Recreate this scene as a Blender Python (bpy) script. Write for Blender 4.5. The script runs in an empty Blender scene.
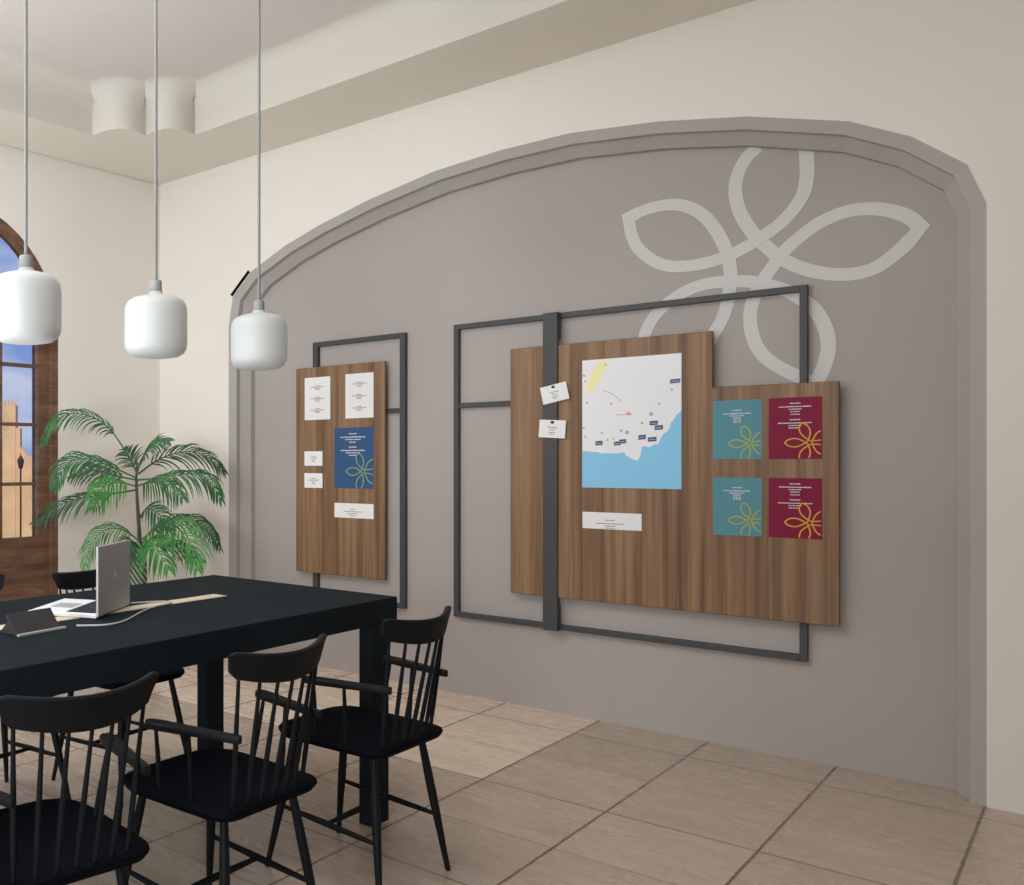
import bpy, bmesh, math, random
from mathutils import Vector, Matrix

random.seed(7)
S = bpy.context.scene
COL = S.collection
PI = math.pi

# ------------------------------------------------------------------ materials
def lin(c):
    return tuple(((v/255.0)/12.92 if v/255.0 <= 0.04045 else ((v/255.0+0.055)/1.055)**2.4) for v in c) + (1.0,)

def mat(name, rgb, rough=0.6, metal=0.0, spec=0.5, emit=None, emit_s=0.0):
    m = bpy.data.materials.new(name); m.use_nodes = True
    b = m.node_tree.nodes['Principled BSDF']
    b.inputs['Base Color'].default_value = lin(rgb)
    b.inputs['Roughness'].default_value = rough
    b.inputs['Metallic'].default_value = metal
    b.inputs['Specular IOR Level'].default_value = spec
    if emit:
        b.inputs['Emission Color'].default_value = lin(emit)
        b.inputs['Emission Strength'].default_value = emit_s
    return m

def ramp(nt, stops):
    r = nt.nodes.new('ShaderNodeValToRGB')
    e = r.color_ramp.elements
    while len(e) < len(stops): e.new(0.5)
    for k, (p, c) in enumerate(stops):
        e[k].position = p; e[k].color = lin(c)
    return r

def noisy(name, rgb, amount=6, scale=3.0, rough=0.85, spec=0.3, bump=0.0):
    m = mat(name, rgb, rough, 0, spec)
    nt = m.node_tree; b = nt.nodes['Principled BSDF']
    tc = nt.nodes.new('ShaderNodeTexCoord')
    n = nt.nodes.new('ShaderNodeTexNoise'); n.inputs['Scale'].default_value = scale; n.inputs['Detail'].default_value = 4
    nt.links.new(tc.outputs['Object'], n.inputs['Vector'])
    lo = tuple(max(0, v-amount) for v in rgb); hi = tuple(min(255, v+amount) for v in rgb)
    r = ramp(nt, [(0.3, lo), (0.7, hi)])
    nt.links.new(n.outputs['Fac'], r.inputs['Fac'])
    nt.links.new(r.outputs['Color'], b.inputs['Base Color'])
    if bump:
        n2 = nt.nodes.new('ShaderNodeTexNoise'); n2.inputs['Scale'].default_value = 60; n2.inputs['Detail'].default_value = 3
        nt.links.new(tc.outputs['Object'], n2.inputs['Vector'])
        bp = nt.nodes.new('ShaderNodeBump'); bp.inputs['Strength'].default_value = bump; bp.inputs['Distance'].default_value = 0.002
        nt.links.new(n2.outputs['Fac'], bp.inputs['Height'])
        nt.links.new(bp.outputs['Normal'], b.inputs['Normal'])
    return m

def wood(name, dark, midc, light, stretch, rough=0.5):
    m = mat(name, midc, rough, 0, 0.35)
    nt = m.node_tree; b = nt.nodes['Principled BSDF']
    tc = nt.nodes.new('ShaderNodeTexCoord')
    mp = nt.nodes.new('ShaderNodeMapping'); mp.inputs['Scale'].default_value = stretch
    nt.links.new(tc.outputs['Object'], mp.inputs['Vector'])
    n = nt.nodes.new('ShaderNodeTexNoise'); n.inputs['Scale'].default_value = 1.0; n.inputs['Detail'].default_value = 5
    n.inputs['Roughness'].default_value = 0.6; n.inputs['Distortion'].default_value = 0.25
    nt.links.new(mp.outputs['Vector'], n.inputs['Vector'])
    r = ramp(nt, [(0.33, dark), (0.5, midc), (0.67, light)])
    nt.links.new(n.outputs['Fac'], r.inputs['Fac'])
    # finer streaks on top
    mp2 = nt.nodes.new('ShaderNodeMapping'); mp2.inputs['Scale'].default_value = tuple(v*4.5 for v in stretch)
    nt.links.new(tc.outputs['Object'], mp2.inputs['Vector'])
    n2 = nt.nodes.new('ShaderNodeTexNoise'); n2.inputs['Scale'].default_value = 1.0; n2.inputs['Detail'].default_value = 3
    nt.links.new(mp2.outputs['Vector'], n2.inputs['Vector'])
    mx = nt.nodes.new('ShaderNodeMixRGB'); mx.blend_type = 'OVERLAY'; mx.inputs['Fac'].default_value = 0.35
    nt.links.new(r.outputs['Color'], mx.inputs['Color1']); nt.links.new(n2.outputs['Fac'], mx.inputs['Color2'])
    nt.links.new(mx.outputs['Color'], b.inputs['Base Color'])
    return m

M = {}
M['cream'] = noisy('cream_plaster', (228, 222, 212), 2, 1.3, 0.9, 0.2, 0.12)
M['ceiling'] = noisy('ceiling_plaster', (210, 201, 194), 2, 1.0, 0.9, 0.2)
M['soffit'] = noisy('soffit_plaster', (222, 214, 200), 2, 1.0, 0.9, 0.2)
M['riser'] = noisy('riser_plaster', (208, 202, 191), 2, 1.0, 0.9, 0.2)
M['niche'] = noisy('mauve_grey_plaster', (171, 163, 157), 2, 1.5, 0.85, 0.2, 0.1)
M['mould'] = noisy('moulding_paint', (172, 166, 160), 2, 1.5, 0.85, 0.2)
M['mural'] = mat('mural_paint', (205, 203, 198), 0.85, 0, 0.2)
M['frame'] = mat('dark_metal_frame', (66, 67, 66), 0.5, 0.0, 0.4)
M['board'] = wood('walnut_board', (98, 73, 50), (128, 98, 71), (150, 119, 89), (24, 24, 0.5))
M['doorwood'] = wood('walnut_door', (86, 62, 46), (108, 80, 61), (126, 96, 74), (3, 3, 26))
M['black'] = mat('black_chair_paint', (18, 20, 22), 0.55, 0, 0.12)
M['blackseat'] = mat('black_seat_paint', (8, 11, 16), 0.7, 0, 0.04)
M['table'] = noisy('black_table_paint', (27, 33, 37), 2, 4, 0.7, 0.05)
M['inlay'] = wood('pale_inlay', (188, 168, 140), (206, 187, 160), (220, 204, 180), (30, 1, 30))
M['paper'] = mat('white_paper', (232, 231, 229), 0.8, 0, 0.2)
M['ink'] = mat('grey_ink', (120, 121, 124), 0.8, 0, 0.1)
M['white_ink'] = mat('white_ink', (214, 214, 218), 0.8, 0, 0.1)
M['teal'] = mat('teal_card', (84, 138, 148), 0.6, 0, 0.3)
M['red'] = mat('crimson_card', (124, 4, 50), 0.6, 0, 0.3)
M['blue'] = mat('navy_card', (48, 84, 122), 0.6, 0, 0.3)
M['gold'] = mat('gold_print', (214, 164, 52), 0.6, 0, 0.3)
M['olive'] = mat('olive_print', (176, 178, 62), 0.6, 0, 0.3)
M['sage'] = mat('sage_print', (134, 160, 112), 0.6, 0, 0.3)
M['sea'] = mat('map_sea', (140, 200, 232), 0.7, 0, 0.2)
M['land'] = mat('map_land', (233, 233, 233), 0.7, 0, 0.2)
M['yellow'] = mat('map_yellow', (243, 235, 172), 0.7, 0, 0.2)
M['navy'] = mat('map_tag', (62, 84, 126), 0.7, 0, 0.2)
M['pinkline'] = mat('map_pink', (224, 158, 150), 0.7, 0, 0.2)
M['greyline'] = mat('map_grey', (176, 176, 178), 0.7, 0, 0.2)
M['pin'] = mat('black_pin', (22, 22, 24), 0.35, 0, 0.5)
M['cord'] = mat('grey_cord', (120, 120, 117), 0.5, 0, 0.4)
M['socket'] = mat('grey_socket', (132, 132, 129), 0.5, 0, 0.4)
M['shade'] = mat('opal_glass', (158, 159, 155), 0.5, 0, 0.5, (255, 255, 250), 0.12)
M['silver'] = mat('silver_aluminium', (176, 174, 174), 0.45, 0.25, 0.5)
M['silver_top'] = mat('pale_aluminium', (226, 227, 230), 0.5, 0.0, 0.5)
M['keys'] = mat('black_keys', (32, 33, 36), 0.5, 0, 0.4)
M['screen'] = mat('dark_glass', (20, 21, 24), 0.15, 0, 0.5)
M['logo'] = mat('pale_logo', (205, 204, 204), 0.3, 0.2, 0.5)
M['tablet'] = mat('tablet_grey', (52, 50, 49), 0.45, 0, 0.4)
M['cable'] = mat('grey_cable', (176, 174, 170), 0.5, 0, 0.4)
M['pot'] = noisy('grey_pot', (112, 112, 108), 5, 6, 0.7, 0.3)
M['soil'] = noisy('soil', (58, 44, 34), 8, 40, 0.95, 0.1)
M['void'] = mat('black_gap', (12, 12, 12), 0.9, 0, 0.1)
M['stone'] = noisy('ochre_stone', (214, 182, 142), 12, 0.25, 0.95, 0.1)
M['earth'] = noisy('earth', (176, 146, 108), 10, 0.05, 0.95, 0.1)
M['iron'] = mat('dark_iron', (60, 52, 46), 0.6, 0, 0.3)

def leaf_mat(name, dark, light):
    m = mat(name, light, 0.45, 0, 0.4)
    nt = m.node_tree; b = nt.nodes['Principled BSDF']
    tc = nt.nodes.new('ShaderNodeTexCoord')
    n = nt.nodes.new('ShaderNodeTexNoise'); n.inputs['Scale'].default_value = 14; n.inputs['Detail'].default_value = 2
    nt.links.new(tc.outputs['Object'], n.inputs['Vector'])
    r = ramp(nt, [(0.35, dark), (0.65, light)])
    nt.links.new(n.outputs['Fac'], r.inputs['Fac']); nt.links.new(r.outputs['Color'], b.inputs['Base Color'])
    b.inputs['Transmission Weight'].default_value = 0.0
    b.inputs['Subsurface Weight'].default_value = 0.0
    return m
M['leaf'] = leaf_mat('palm_green', (32, 76, 46), (58, 116, 62))
M['leaf_b'] = leaf_mat('palm_bright_green', (44, 108, 46), (72, 146, 64))
M['leaf_d'] = leaf_mat('palm_dark_green', (26, 66, 42), (48, 100, 58))
M['stem'] = noisy('palm_stem', (84, 74, 54), 12, 20, 0.8, 0.2)

def trunk_mat():
    m = mat('palm_fibre', (60, 80, 60), 0.8)
    nt = m.node_tree; b = nt.nodes['Principled BSDF']
    tc = nt.nodes.new('ShaderNodeTexCoord')
    w1 = nt.nodes.new('ShaderNodeTexWave'); w1.inputs['Scale'].default_value = 16; w1.wave_type = 'BANDS'; w1.bands_direction = 'DIAGONAL'
    nt.links.new(tc.outputs['Object'], w1.inputs['Vector'])
    w1.inputs['Distortion'].default_value = 1.5
    r = ramp(nt, [(0.4, (44, 70, 48)), (0.6, (158, 166, 144))])
    nt.links.new(w1.outputs['Fac'], r.inputs['Fac']); nt.links.new(r.outputs['Color'], b.inputs['Base Color'])
    return m
M['trunk'] = trunk_mat()

def glass_mat():
    m = bpy.data.materials.new('window_glass'); m.use_nodes = True
    nt = m.node_tree; nt.nodes.clear()
    o = nt.nodes.new('ShaderNodeOutputMaterial'); mx = nt.nodes.new('ShaderNodeMixShader')
    t = nt.nodes.new('ShaderNodeBsdfTransparent'); t.inputs['Color'].default_value = (0.96, 0.97, 0.98, 1)
    g = nt.nodes.new('ShaderNodeBsdfGlossy'); g.inputs['Roughness'].default_value = 0.02
    fr = nt.nodes.new('ShaderNodeFresnel'); fr.inputs['IOR'].default_value = 1.25
    nt.links.new(fr.outputs['Fac'], mx.inputs['Fac'])
    nt.links.new(t.outputs['BSDF'], mx.inputs[1]); nt.links.new(g.outputs['BSDF'], mx.inputs[2])
    nt.links.new(mx.outputs['Shader'], o.inputs['Surface'])
    return m
M['glass'] = glass_mat()

def floor_mat():
    m = mat('travertine_tiles', (170, 150, 132), 0.3, 0, 0.5)
    nt = m.node_tree; b = nt.nodes['Principled BSDF']; L = nt.links.new
    tc = nt.nodes.new('ShaderNodeTexCoord'); sx = nt.nodes.new('ShaderNodeSeparateXYZ')
    L(tc.outputs['Object'], sx.inputs['Vector'])
    def math_(op, a, bb=None, c=None):
        n = nt.nodes.new('ShaderNodeMath'); n.operation = op
        for i, v in enumerate((a, bb, c)):
            if v is None: continue
            if isinstance(v, (int, float)): n.inputs[i].default_value = v
            else: L(v, n.inputs[i])
        return n.outputs[0]
    PX, OX, PY, OY = 0.447, -0.322, 0.4375, 4.255
    ux = math_('DIVIDE', math_('SUBTRACT', sx.outputs['X'], OX), PX)
    uy = math_('DIVIDE', math_('SUBTRACT', sx.outputs['Y'], OY), PY)
    ix = math_('FLOOR', ux); iy = math_('FLOOR', uy)
    fx = math_('SUBTRACT', ux, ix); fy = math_('SUBTRACT', uy, iy)
    dx = math_('MINIMUM', fx, math_('SUBTRACT', 1.0, fx)); dy = math_('MINIMUM', fy, math_('SUBTRACT', 1.0, fy))
    # every second cross joint is narrower
    par = math_('MODULO', math_('ABSOLUTE', math_('ROUND', uy)), 2.0)
    wy = math_('SUBTRACT', 0.0095, math_('MULTIPLY', par, 0.0055))
    gx = math_('LESS_THAN', dx, 0.0105); gy = math_('LESS_THAN', dy, wy)
    grout = math_('MAXIMUM', gx, gy)
    # per tile tone
    cmb = nt.nodes.new('ShaderNodeCombineXYZ'); L(ix, cmb.inputs['X']); L(iy, cmb.inputs['Y'])
    wn = nt.nodes.new('ShaderNodeTexWhiteNoise'); wn.noise_dimensions = '3D'; L(cmb.outputs['Vector'], wn.inputs['Vector'])
    # streaks running along X
    off = nt.nodes.new('ShaderNodeVectorMath'); off.operation = 'MULTIPLY_ADD'
    L(wn.outputs['Color'], off.inputs[0]); off.inputs[1].default_value = (7, 7, 7); 
    mp = nt.nodes.new('ShaderNodeMapping'); mp.inputs['Scale'].default_value = (2.6, 13.0, 1.0)
    L(tc.outputs['Object'], mp.inputs['Vector']); L(mp.outputs['Vector'], off.inputs[2])
    n = nt.nodes.new('ShaderNodeTexNoise'); n.inputs['Scale'].default_value = 1.0; n.inputs['Detail'].default_value = 7; n.inputs['Roughness'].default_value = 0.62
    n.inputs['Distortion'].default_value = 0.2
    L(off.outputs['Vector'], n.inputs['Vector'])
    r = ramp(nt, [(0.25, (181, 162, 143)), (0.5, (188, 169, 151)), (0.75, (195, 177, 159))])
    L(n.outputs['Fac'], r.inputs['Fac'])
    # tone of single tiles; a stitching brightness step is painted in along the niche's left half
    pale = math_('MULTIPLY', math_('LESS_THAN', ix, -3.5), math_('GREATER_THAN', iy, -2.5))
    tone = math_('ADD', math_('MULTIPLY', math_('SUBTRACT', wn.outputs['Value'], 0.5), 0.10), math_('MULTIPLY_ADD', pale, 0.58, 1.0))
    mul = nt.nodes.new('ShaderNodeVectorMath'); mul.operation = 'SCALE'
    L(r.outputs['Color'], mul.inputs[0]); L(tone, mul.inputs['Scale'])
    mx = nt.nodes.new('ShaderNodeMixRGB'); L(grout, mx.inputs['Fac'])
    L(mul.outputs['Vector'], mx.inputs['Color1']); mx.inputs['Color2'].default_value = lin((122, 102, 86))
    L(mx.outputs['Color'], b.inputs['Base Color'])
    rg = math_('MULTIPLY_ADD', n.outputs['Fac'], 0.22, 0.16)
    L(rg, b.inputs['Roughness'])
    return m
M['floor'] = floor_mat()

# ------------------------------------------------------------------ mesh helpers
class MB:
    def __init__(self): self.v = []; self.f = []
    def add(self, vs, fs):
        o = len(self.v); self.v += [tuple(p) for p in vs]; self.f += [tuple(i+o for i in f) for f in fs]; return self
    def box(self, x0, x1, y0, y1, z0, z1):
        return self.add([(x0,y0,z0),(x1,y0,z0),(x1,y1,z0),(x0,y1,z0),(x0,y0,z1),(x1,y0,z1),(x1,y1,z1),(x0,y1,z1)],
                        [(0,3,2,1),(4,5,6,7),(0,1,5,4),(1,2,6,5),(2,3,7,6),(3,0,4,7)])
    def tube(self, pts, rad, n=10, cap=True):
        pts = [Vector(p) for p in pts]
        if not hasattr(rad, '__len__'): rad = [rad]*len(pts)
        vs, fs = [], []
        prev = None
        for i, p in enumerate(pts):
            t = (pts[min(i+1, len(pts)-1)] - pts[max(i-1, 0)]).normalized()
            ref = prev if prev is not None else (Vector((0,0,1)) if abs(t.z) < 0.9 else Vector((1,0,0)))
            a = (ref - t*ref.dot(t)).normalized(); b = t.cross(a); prev = a
            for k in range(n):
                an = 2*PI*k/n
                vs.append(p + a*math.cos(an)*rad[i] + b*math.sin(an)*rad[i])
        for i in range(len(pts)-1):
            for k in range(n):
                k2 = (k+1) % n
                fs.append((i*n+k, i*n+k2, (i+1)*n+k2, (i+1)*n+k))
        if cap:
            fs.append(tuple(reversed(range(n)))); fs.append(tuple(range((len(pts)-1)*n, len(pts)*n)))
        return self.add(vs, fs)
    def lathe(self, prof, n=32, c=(0,0)):
        vs, fs = [], []
        for r, z in prof:
            for k in range(n):
                a = 2*PI*k/n; vs.append((c[0]+r*math.cos(a), c[1]+r*math.sin(a), z))
        for i in range(len(prof)-1):
            for k in range(n):
                k2 = (k+1) % n; fs.append((i*n+k, i*n+k2, (i+1)*n+k2, (i+1)*n+k))
        fs.append(tuple(reversed(range(n)))); fs.append(tuple(range((len(prof)-1)*n, len(prof)*n)))
        return self.add(vs, fs)
    def prism_xz(self, poly, y0, y1):            # polygon in X,Z (counter-clockwise seen from -Y), y0 is the front
        n = len(poly)
        vs = [(x, y0, z) for x, z in poly] + [(x, y1, z) for x, z in poly]
        fs = [tuple(range(n)), tuple(reversed(range(n, 2*n)))]
        for k in range(n):
            k2 = (k+1) % n; fs.append((k, k+n, k2+n, k2))
        return self.add(vs, fs)
    def prism_xy(self, poly, z0, z1):
        n = len(poly)
        vs = [(x, y, z0) for x, y in poly] + [(x, y, z1) for x, y in poly]
        fs = [tuple(reversed(range(n))), tuple(range(n, 2*n))]
        for k in range(n):
            k2 = (k+1) % n; fs.append((k, k2, k2+n, k+n))
        return self.add(vs, fs)
    def build(self, name, m, parent=None, loc=None, rotz=0, bevel=0.0, smooth=False, segs=2):
        me = bpy.data.meshes.new(name); me.from_pydata(self.v, [], self.f); me.update()
        bm = bmesh.new(); bm.from_mesh(me); bmesh.ops.recalc_face_normals(bm, faces=bm.faces); bm.to_mesh(me); bm.free()
        me.materials.append(m)
        if smooth:
            for p in me.polygons: p.use_smooth = True
            me.set_sharp_from_angle(angle=math.radians(40))
        o = bpy.data.objects.new(name, me); COL.objects.link(o)
        if parent: o.parent = parent
        if loc: o.location = loc
        if rotz: o.rotation_euler = (0, 0, rotz)
        if bevel:
            bv = o.modifiers.new('bevel', 'BEVEL'); bv.width = bevel; bv.segments = segs; bv.limit_method = 'ANGLE'; bv.angle_limit = math.radians(50)
        return o

def tag(o, label, cat, group=None):
    o['label'] = label; o['category'] = cat
    if group: o['group'] = group
    return o
def thing(name, label, cat, loc=(0,0,0), rotz=0, group=None):
    o = bpy.data.objects.new(name, None); COL.objects.link(o)
    o.empty_display_size = 0.05
    o.location = loc; o.rotation_euler = (0,0,rotz)
    return tag(o, label, cat, group)
def struct(o):
    o['kind'] = 'structure'; return o
def dup(root, loc, rotz, label):
    r = root.copy(); COL.objects.link(r); r.location = loc; r.rotation_euler = (0,0,rotz); r['label'] = label
    for ch in list(root.children):
        c = ch.copy(); COL.objects.link(c); c.parent = r
        for g in list(ch.children):
            d = g.copy(); COL.objects.link(d); d.parent = c
    return r

def fill_obj(name, loops, mapf, m, **kw):
    bm = bmesh.new(); edges = []
    for lp in loops:
        vs = [bm.verts.new(mapf(p)) for p in lp]
        for k in range(len(vs)): edges.append(bm.edges.new((vs[k], vs[(k+1) % len(vs)])))
    bmesh.ops.triangle_fill(bm, edges=edges, use_beauty=True, use_dissolve=False)
    bm.verts.ensure_lookup_table(); bm.verts.index_update()
    mb = MB(); mb.add([v.co[:] for v in bm.verts], [tuple(v.index for v in f.verts) for f in bm.faces]); bm.free()
    return mb.build(name, m, **kw)

def catmull(pts, per=10):
    P = [Vector(p) for p in pts]
    P = [P[0]*2-P[1]] + P + [P[-1]*2-P[-2]]
    out = []
    for i in range(1, len(P)-2):
        for k in range(per):
            t = k/per
            out.append(0.5*((2*P[i]) + (P[i+1]-P[i-1])*t + (2*P[i-1]-5*P[i]+4*P[i+1]-P[i+2])*t*t + (3*P[i]-P[i-1]-3*P[i+1]+P[i+2])*t**3))
    out.append(P[-2]); return out

def ribbon(mb, pts, w, y0, y1):                    # flat stroke in the XZ plane
    n = len(pts); vs = []
    for i, p in enumerate(pts):
        t = (pts[min(i+1, n-1)] - pts[max(i-1, 0)]).normalized(); s = Vector((-t.y, t.x))
        a = p + s*w/2; b = p - s*w/2
        vs += [(a.x, y0, a.y), (b.x, y0, b.y), (b.x, y1, b.y), (a.x, y1, a.y)]
    fs = []
    for i in range(n-1):
        o = 4*i; q = o+4
        fs += [(o, o+1, q+1, q), (o+1, o+2, q+2, q+1), (o+2, o+3, q+3, q+2), (o+3, o, q, q+3)]
    fs += [(0, 3, 2, 1), (4*n-4, 4*n-3, 4*n-2, 4*n-1)]
    mb.add(vs, fs)

# ------------------------------------------------------------------ the room
YB, YN = 4.40, 4.55            # wall face, niche back
XR, YF = 3.2, -3.4             # right and front walls
ZS, ZC = 3.08, 3.34            # soffit, upper ceiling
LC = Vector((-4.434, 4.40)); LU = Vector((-0.058, -1.0)).normalized(); LN = Vector((-LU.y, LU.x))   # left wall: corner, direction towards the camera, normal into the room
if LN.x < 0: LN = -LN
LEFT_LEN = 8.0
def lw(a, off=0.0): p = LC + LU*a + LN*off; return (p.x, p.y)

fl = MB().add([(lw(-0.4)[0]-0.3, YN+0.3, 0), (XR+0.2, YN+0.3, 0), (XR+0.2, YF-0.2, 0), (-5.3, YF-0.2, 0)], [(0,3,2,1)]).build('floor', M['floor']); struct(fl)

P0 = [(-3.82, 0), (-3.82, 2.06), (-3.786, 2.242), (-3.642, 2.374), (-3.383, 2.49), (-3.141, 2.566), (-2.806, 2.646), (-2.42, 2.712),
      (-2.072, 2.734), (-1.739, 2.732), (-1.366, 2.686), (-1.038, 2.618), (-0.705, 2.509), (-0.522, 2.404), (-0.368, 2.265), (-0.318, 2.12), (-0.318, 0)]
def inset(P, d):
    out = []
    n = len(P)
    for i, p in enumerate(P):
        p = Vector(p)
        ns = []
        for a, b in ((i-1, i), (i, i+1)):
            if a < 0 or b >= n: continue
            t = (Vector(P[b]) - Vector(P[a])).normalized(); ns.append(Vector((t.y, -t.x)))
        m_ = sum(ns, Vector((0,0))).normalized(); c = m_.dot(ns[0])
        q = p + m_*d/max(c, 0.5)
        if i in (0, n-1): q.y = 0
        out.append((q.x, q.y))
    return out
P1 = inset(P0, 0.045); P2 = inset(P0, 0.088)

# back wall with the arched opening
outline = [(-4.6, 0)] + P0 + [(XR, 0), (XR, 3.5), (-4.6, 3.5)]
wb = fill_obj('wall_back', [outline], lambda p: (p[0], YB, p[1]), M['cream']); struct(wb)
wn = MB().box(-4.2, 0.1, YN, YN+0.05, 0, 3.0).build('wall_niche', M['niche']); struct(wn)
# stepped moulding of the arch
rings = [(P0, YB), (P1, YB+0.022), (P1, YB+0.058), (P2, YB+0.112), (P2, YN)]
mb = MB(); n = len(P0)
for k in range(len(rings)-1):
    A, ya = rings[k]; B, yb = rings[k+1]
    for i in range(n-1):
        mb.add([(A[i][0], ya, A[i][1]), (A[i+1][0], ya, A[i+1][1]), (B[i+1][0], yb, B[i+1][1]), (B[i][0], yb, B[i][1])], [(0,1,2,3)])
struct(mb.build('trim_1', M['mould']))
# black gap strip on the arch edge
mb = MB(); a = Vector((-3.789, 2.243)); b = Vector((-3.648, 2.374)); t = (b-a).normalized(); s = Vector((-t.y, t.x))*0.016
mb.prism_xz([tuple(a), tuple(b), tuple(b+s), tuple(a+s)], YB-0.008, YB+0.01)
struct(mb.build('trim_2', M['void']))

# left wall with arched door openings, built along its own axis
DOORC = [1.575, 4.25, 6.8]; DR = 0.738; DSP = 1.985
wl_out = [(-0.5, 0)]
wl_loop = []
pts = [(-0.2, 0.0)]
for c in DOORC:
    pts.append((c-DR, 0.0)); pts.append((c-DR, DSP))
    for k in range(1, 24):
        an = PI - PI*k/24; pts.append((c+DR*math.cos(an), DSP+DR*math.sin(an)))
    pts.append((c+DR, DSP)); pts.append((c+DR, 0.0))
pts += [(LEFT_LEN, 0.0), (LEFT_LEN, 3.5), (-0.2, 3.5)]
wl = fill_obj('wall_left', [pts], lambda p: (*lw(p[0]), p[1]), M['cream']); struct(wl)
# reveals of the openings
mb = MB()
for c in DOORC:
    prof = [(c-DR, 0.0), (c-DR, DSP)] + [(c+DR*math.cos(PI-PI*k/24), DSP+DR*math.sin(PI-PI*k/24)) for k in range(1, 24)] + [(c+DR, DSP), (c+DR, 0.0)]
    for i in range(len(prof)-1):
        (a0, z0), (a1, z1) = prof[i], prof[i+1]
        mb.add([(*lw(a0), z0), (*lw(a1), z1), (*lw(a1, -0.075), z1), (*lw(a0, -0.075), z0)], [(0,1,2,3)])
struct(mb.build('trim_3', M['cream']))
struct(MB().box(XR, XR+0.1, YF, YN+0.1, 0, 3.5).build('wall_right', M['cream']))
struct(MB().box(-5.3, XR+0.1, YF-0.1, YF, 0, 3.5).build('wall_front', M['cream']))

# ceiling: soffit round the edge, notched tray, upper ceiling
def bez(a, p, b, n=14):
    return [tuple(Vector(a)*(1-t)**2 + Vector(p)*2*t*(1-t) + Vector(b)*t*t) for t in [k/n for k in range(n+1)]]
c1 = bez((-4.03, 3.455), (-3.759, 3.428), (-3.82, 3.677)); c2 = bez((-3.82, 3.677), (-3.575, 3.61), (-3.615, 3.872))
tray = [(-4.20, -2.7), (-4.055, 2.84)] + c1 + c2[1:] + [(-1.55, 3.845), (2.5, 3.80), (2.5, -2.7)]
outer = [(-4.425, YB+0.02), (XR, YB+0.02), (XR, YF), (-4.9, YF)]
mb = MB()
so = fill_obj('ceiling', [outer, tray], lambda p: (p[0], p[1], ZS), M['soffit']); struct(so)
rims = [(0.0, ZS), (0.0, ZC-0.14)] + [(0.10*(1-math.cos(PI/2*k/8)), ZC-0.14+0.14*math.sin(PI/2*k/8)) for k in range(1, 9)]
cx = sum(p[0] for p in tray)/len(tray)
def shrink(d):
    out = []; nn = len(tray)
    for i, p in enumerate(tray):
        t = (Vector(tray[(i+1) % nn]) - Vector(tray[i-1])).normalized(); out.append(tuple(Vector(p) + Vector((t.y, -t.x))*d))
    return out
mb = MB(); nn = len(tray)
for k in range(len(rims)-1):
    A = shrink(rims[k][0]); B = shrink(rims[k+1][0])
    for i in range(nn):
        j = (i+1) % nn
        mb.add([(*A[i], rims[k][1]), (*A[j], rims[k][1]), (*B[j], rims[k+1][1]), (*B[i], rims[k+1][1])], [(0,1,2,3)])
struct(mb.build('trim_4', M['riser'], smooth=True))
cu = MB().box(-4.9, XR, YF, YB+0.1, ZC, ZC+0.06).build('ceiling_upper', M['ceiling']); struct(cu)
struct(MB().box(-5.5, XR+0.3, YF-0.3, YN+0.3, 3.5, 3.6).build('roof_slab', M['cream']))

# arched French doors in the left wall
def arch_pts(c, r, z0, n=24):
    return [(c-r, z0)] + [(c+r*math.cos(PI-PI*k/n), DSP+r*math.sin(PI-PI*k/n)) for k in range(0, n+1)] + [(c+r, z0)]
def door(nm, c):
    off0, off1 = -0.03, -0.10
    def P(a, z, o): return (*lw(a, o), z)
    def slab(mb, poly, o0=off0, o1=off1):
        nq = len(poly); vs = [P(a, z, o0) for a, z in poly] + [P(a, z, o1) for a, z in poly]
        fs = [tuple(range(nq)), tuple(reversed(range(nq, 2*nq)))] + [(k, k+nq, (k+1) % nq+nq, (k+1) % nq) for k in range(nq)]
        mb.add(vs, fs)
    def rect(mb, a0, a1, z0, z1, o0=off0, o1=off1): slab(mb, [(a0,z0),(a1,z0),(a1,z1),(a0,z1)], o0, o1)
    mb = MB()
    O = arch_pts(c, DR-0.001, 0.0); I = arch_pts(c, DR-0.046, 0.0)
    for k in range(len(O)-1): slab(mb, [O[k], O[k+1], I[k+1], I[k]], 0.002, -0.095)
    root = mb.build(nm, M['doorwood']); struct(root)
    mb = MB(); rect(mb, c-DR+0.046, c+DR-0.046, 2.10, 2.17); mb.build('transom_bar', M['doorwood'], root)
    for s in (-1, 1):
        a0, a1 = (c-DR+0.046, c-0.002) if s < 0 else (c+0.002, c+DR-0.046)
        g0, g1 = (a0+0.078, a1-0.095) if s < 0 else (a0+0.095, a1-0.078)
        mb = MB()
        rect(mb, a0, g0, 0.01, 2.10); rect(mb, g1, a1, 0.01, 2.10); rect(mb, g0, g1, 0.01, 0.752); rect(mb, g0, g1, 2.02, 2.10)
        for zb in (1.077, 1.438, 1.796): rect(mb, g0, g1, zb-0.010, zb+0.010, -0.045, -0.085)
        am = (g0+g1)/2; rect(mb, am-0.011, am+0.011, 0.752, 2.02, -0.045, -0.085)
        lf = mb.build('door_leaf', M['doorwood'], root)
        mb = MB(); rect(mb, g0, g1, 0.752, 2.02, -0.062, -0.066); mb.build('glass', M['glass'], lf)
    mb = MB(); slab(mb, [(c-DR+0.08, 2.17)] + [p for p in arch_pts(c, DR-0.046, 2.0)[1:-1] if p[1] > 2.18] + [(c+DR-0.08, 2.17)], -0.062, -0.066)
    mb.build('arch_glass', M['glass'], root)
for k, c in enumerate(DOORC): door('door_%d' % (k+1), c)

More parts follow.
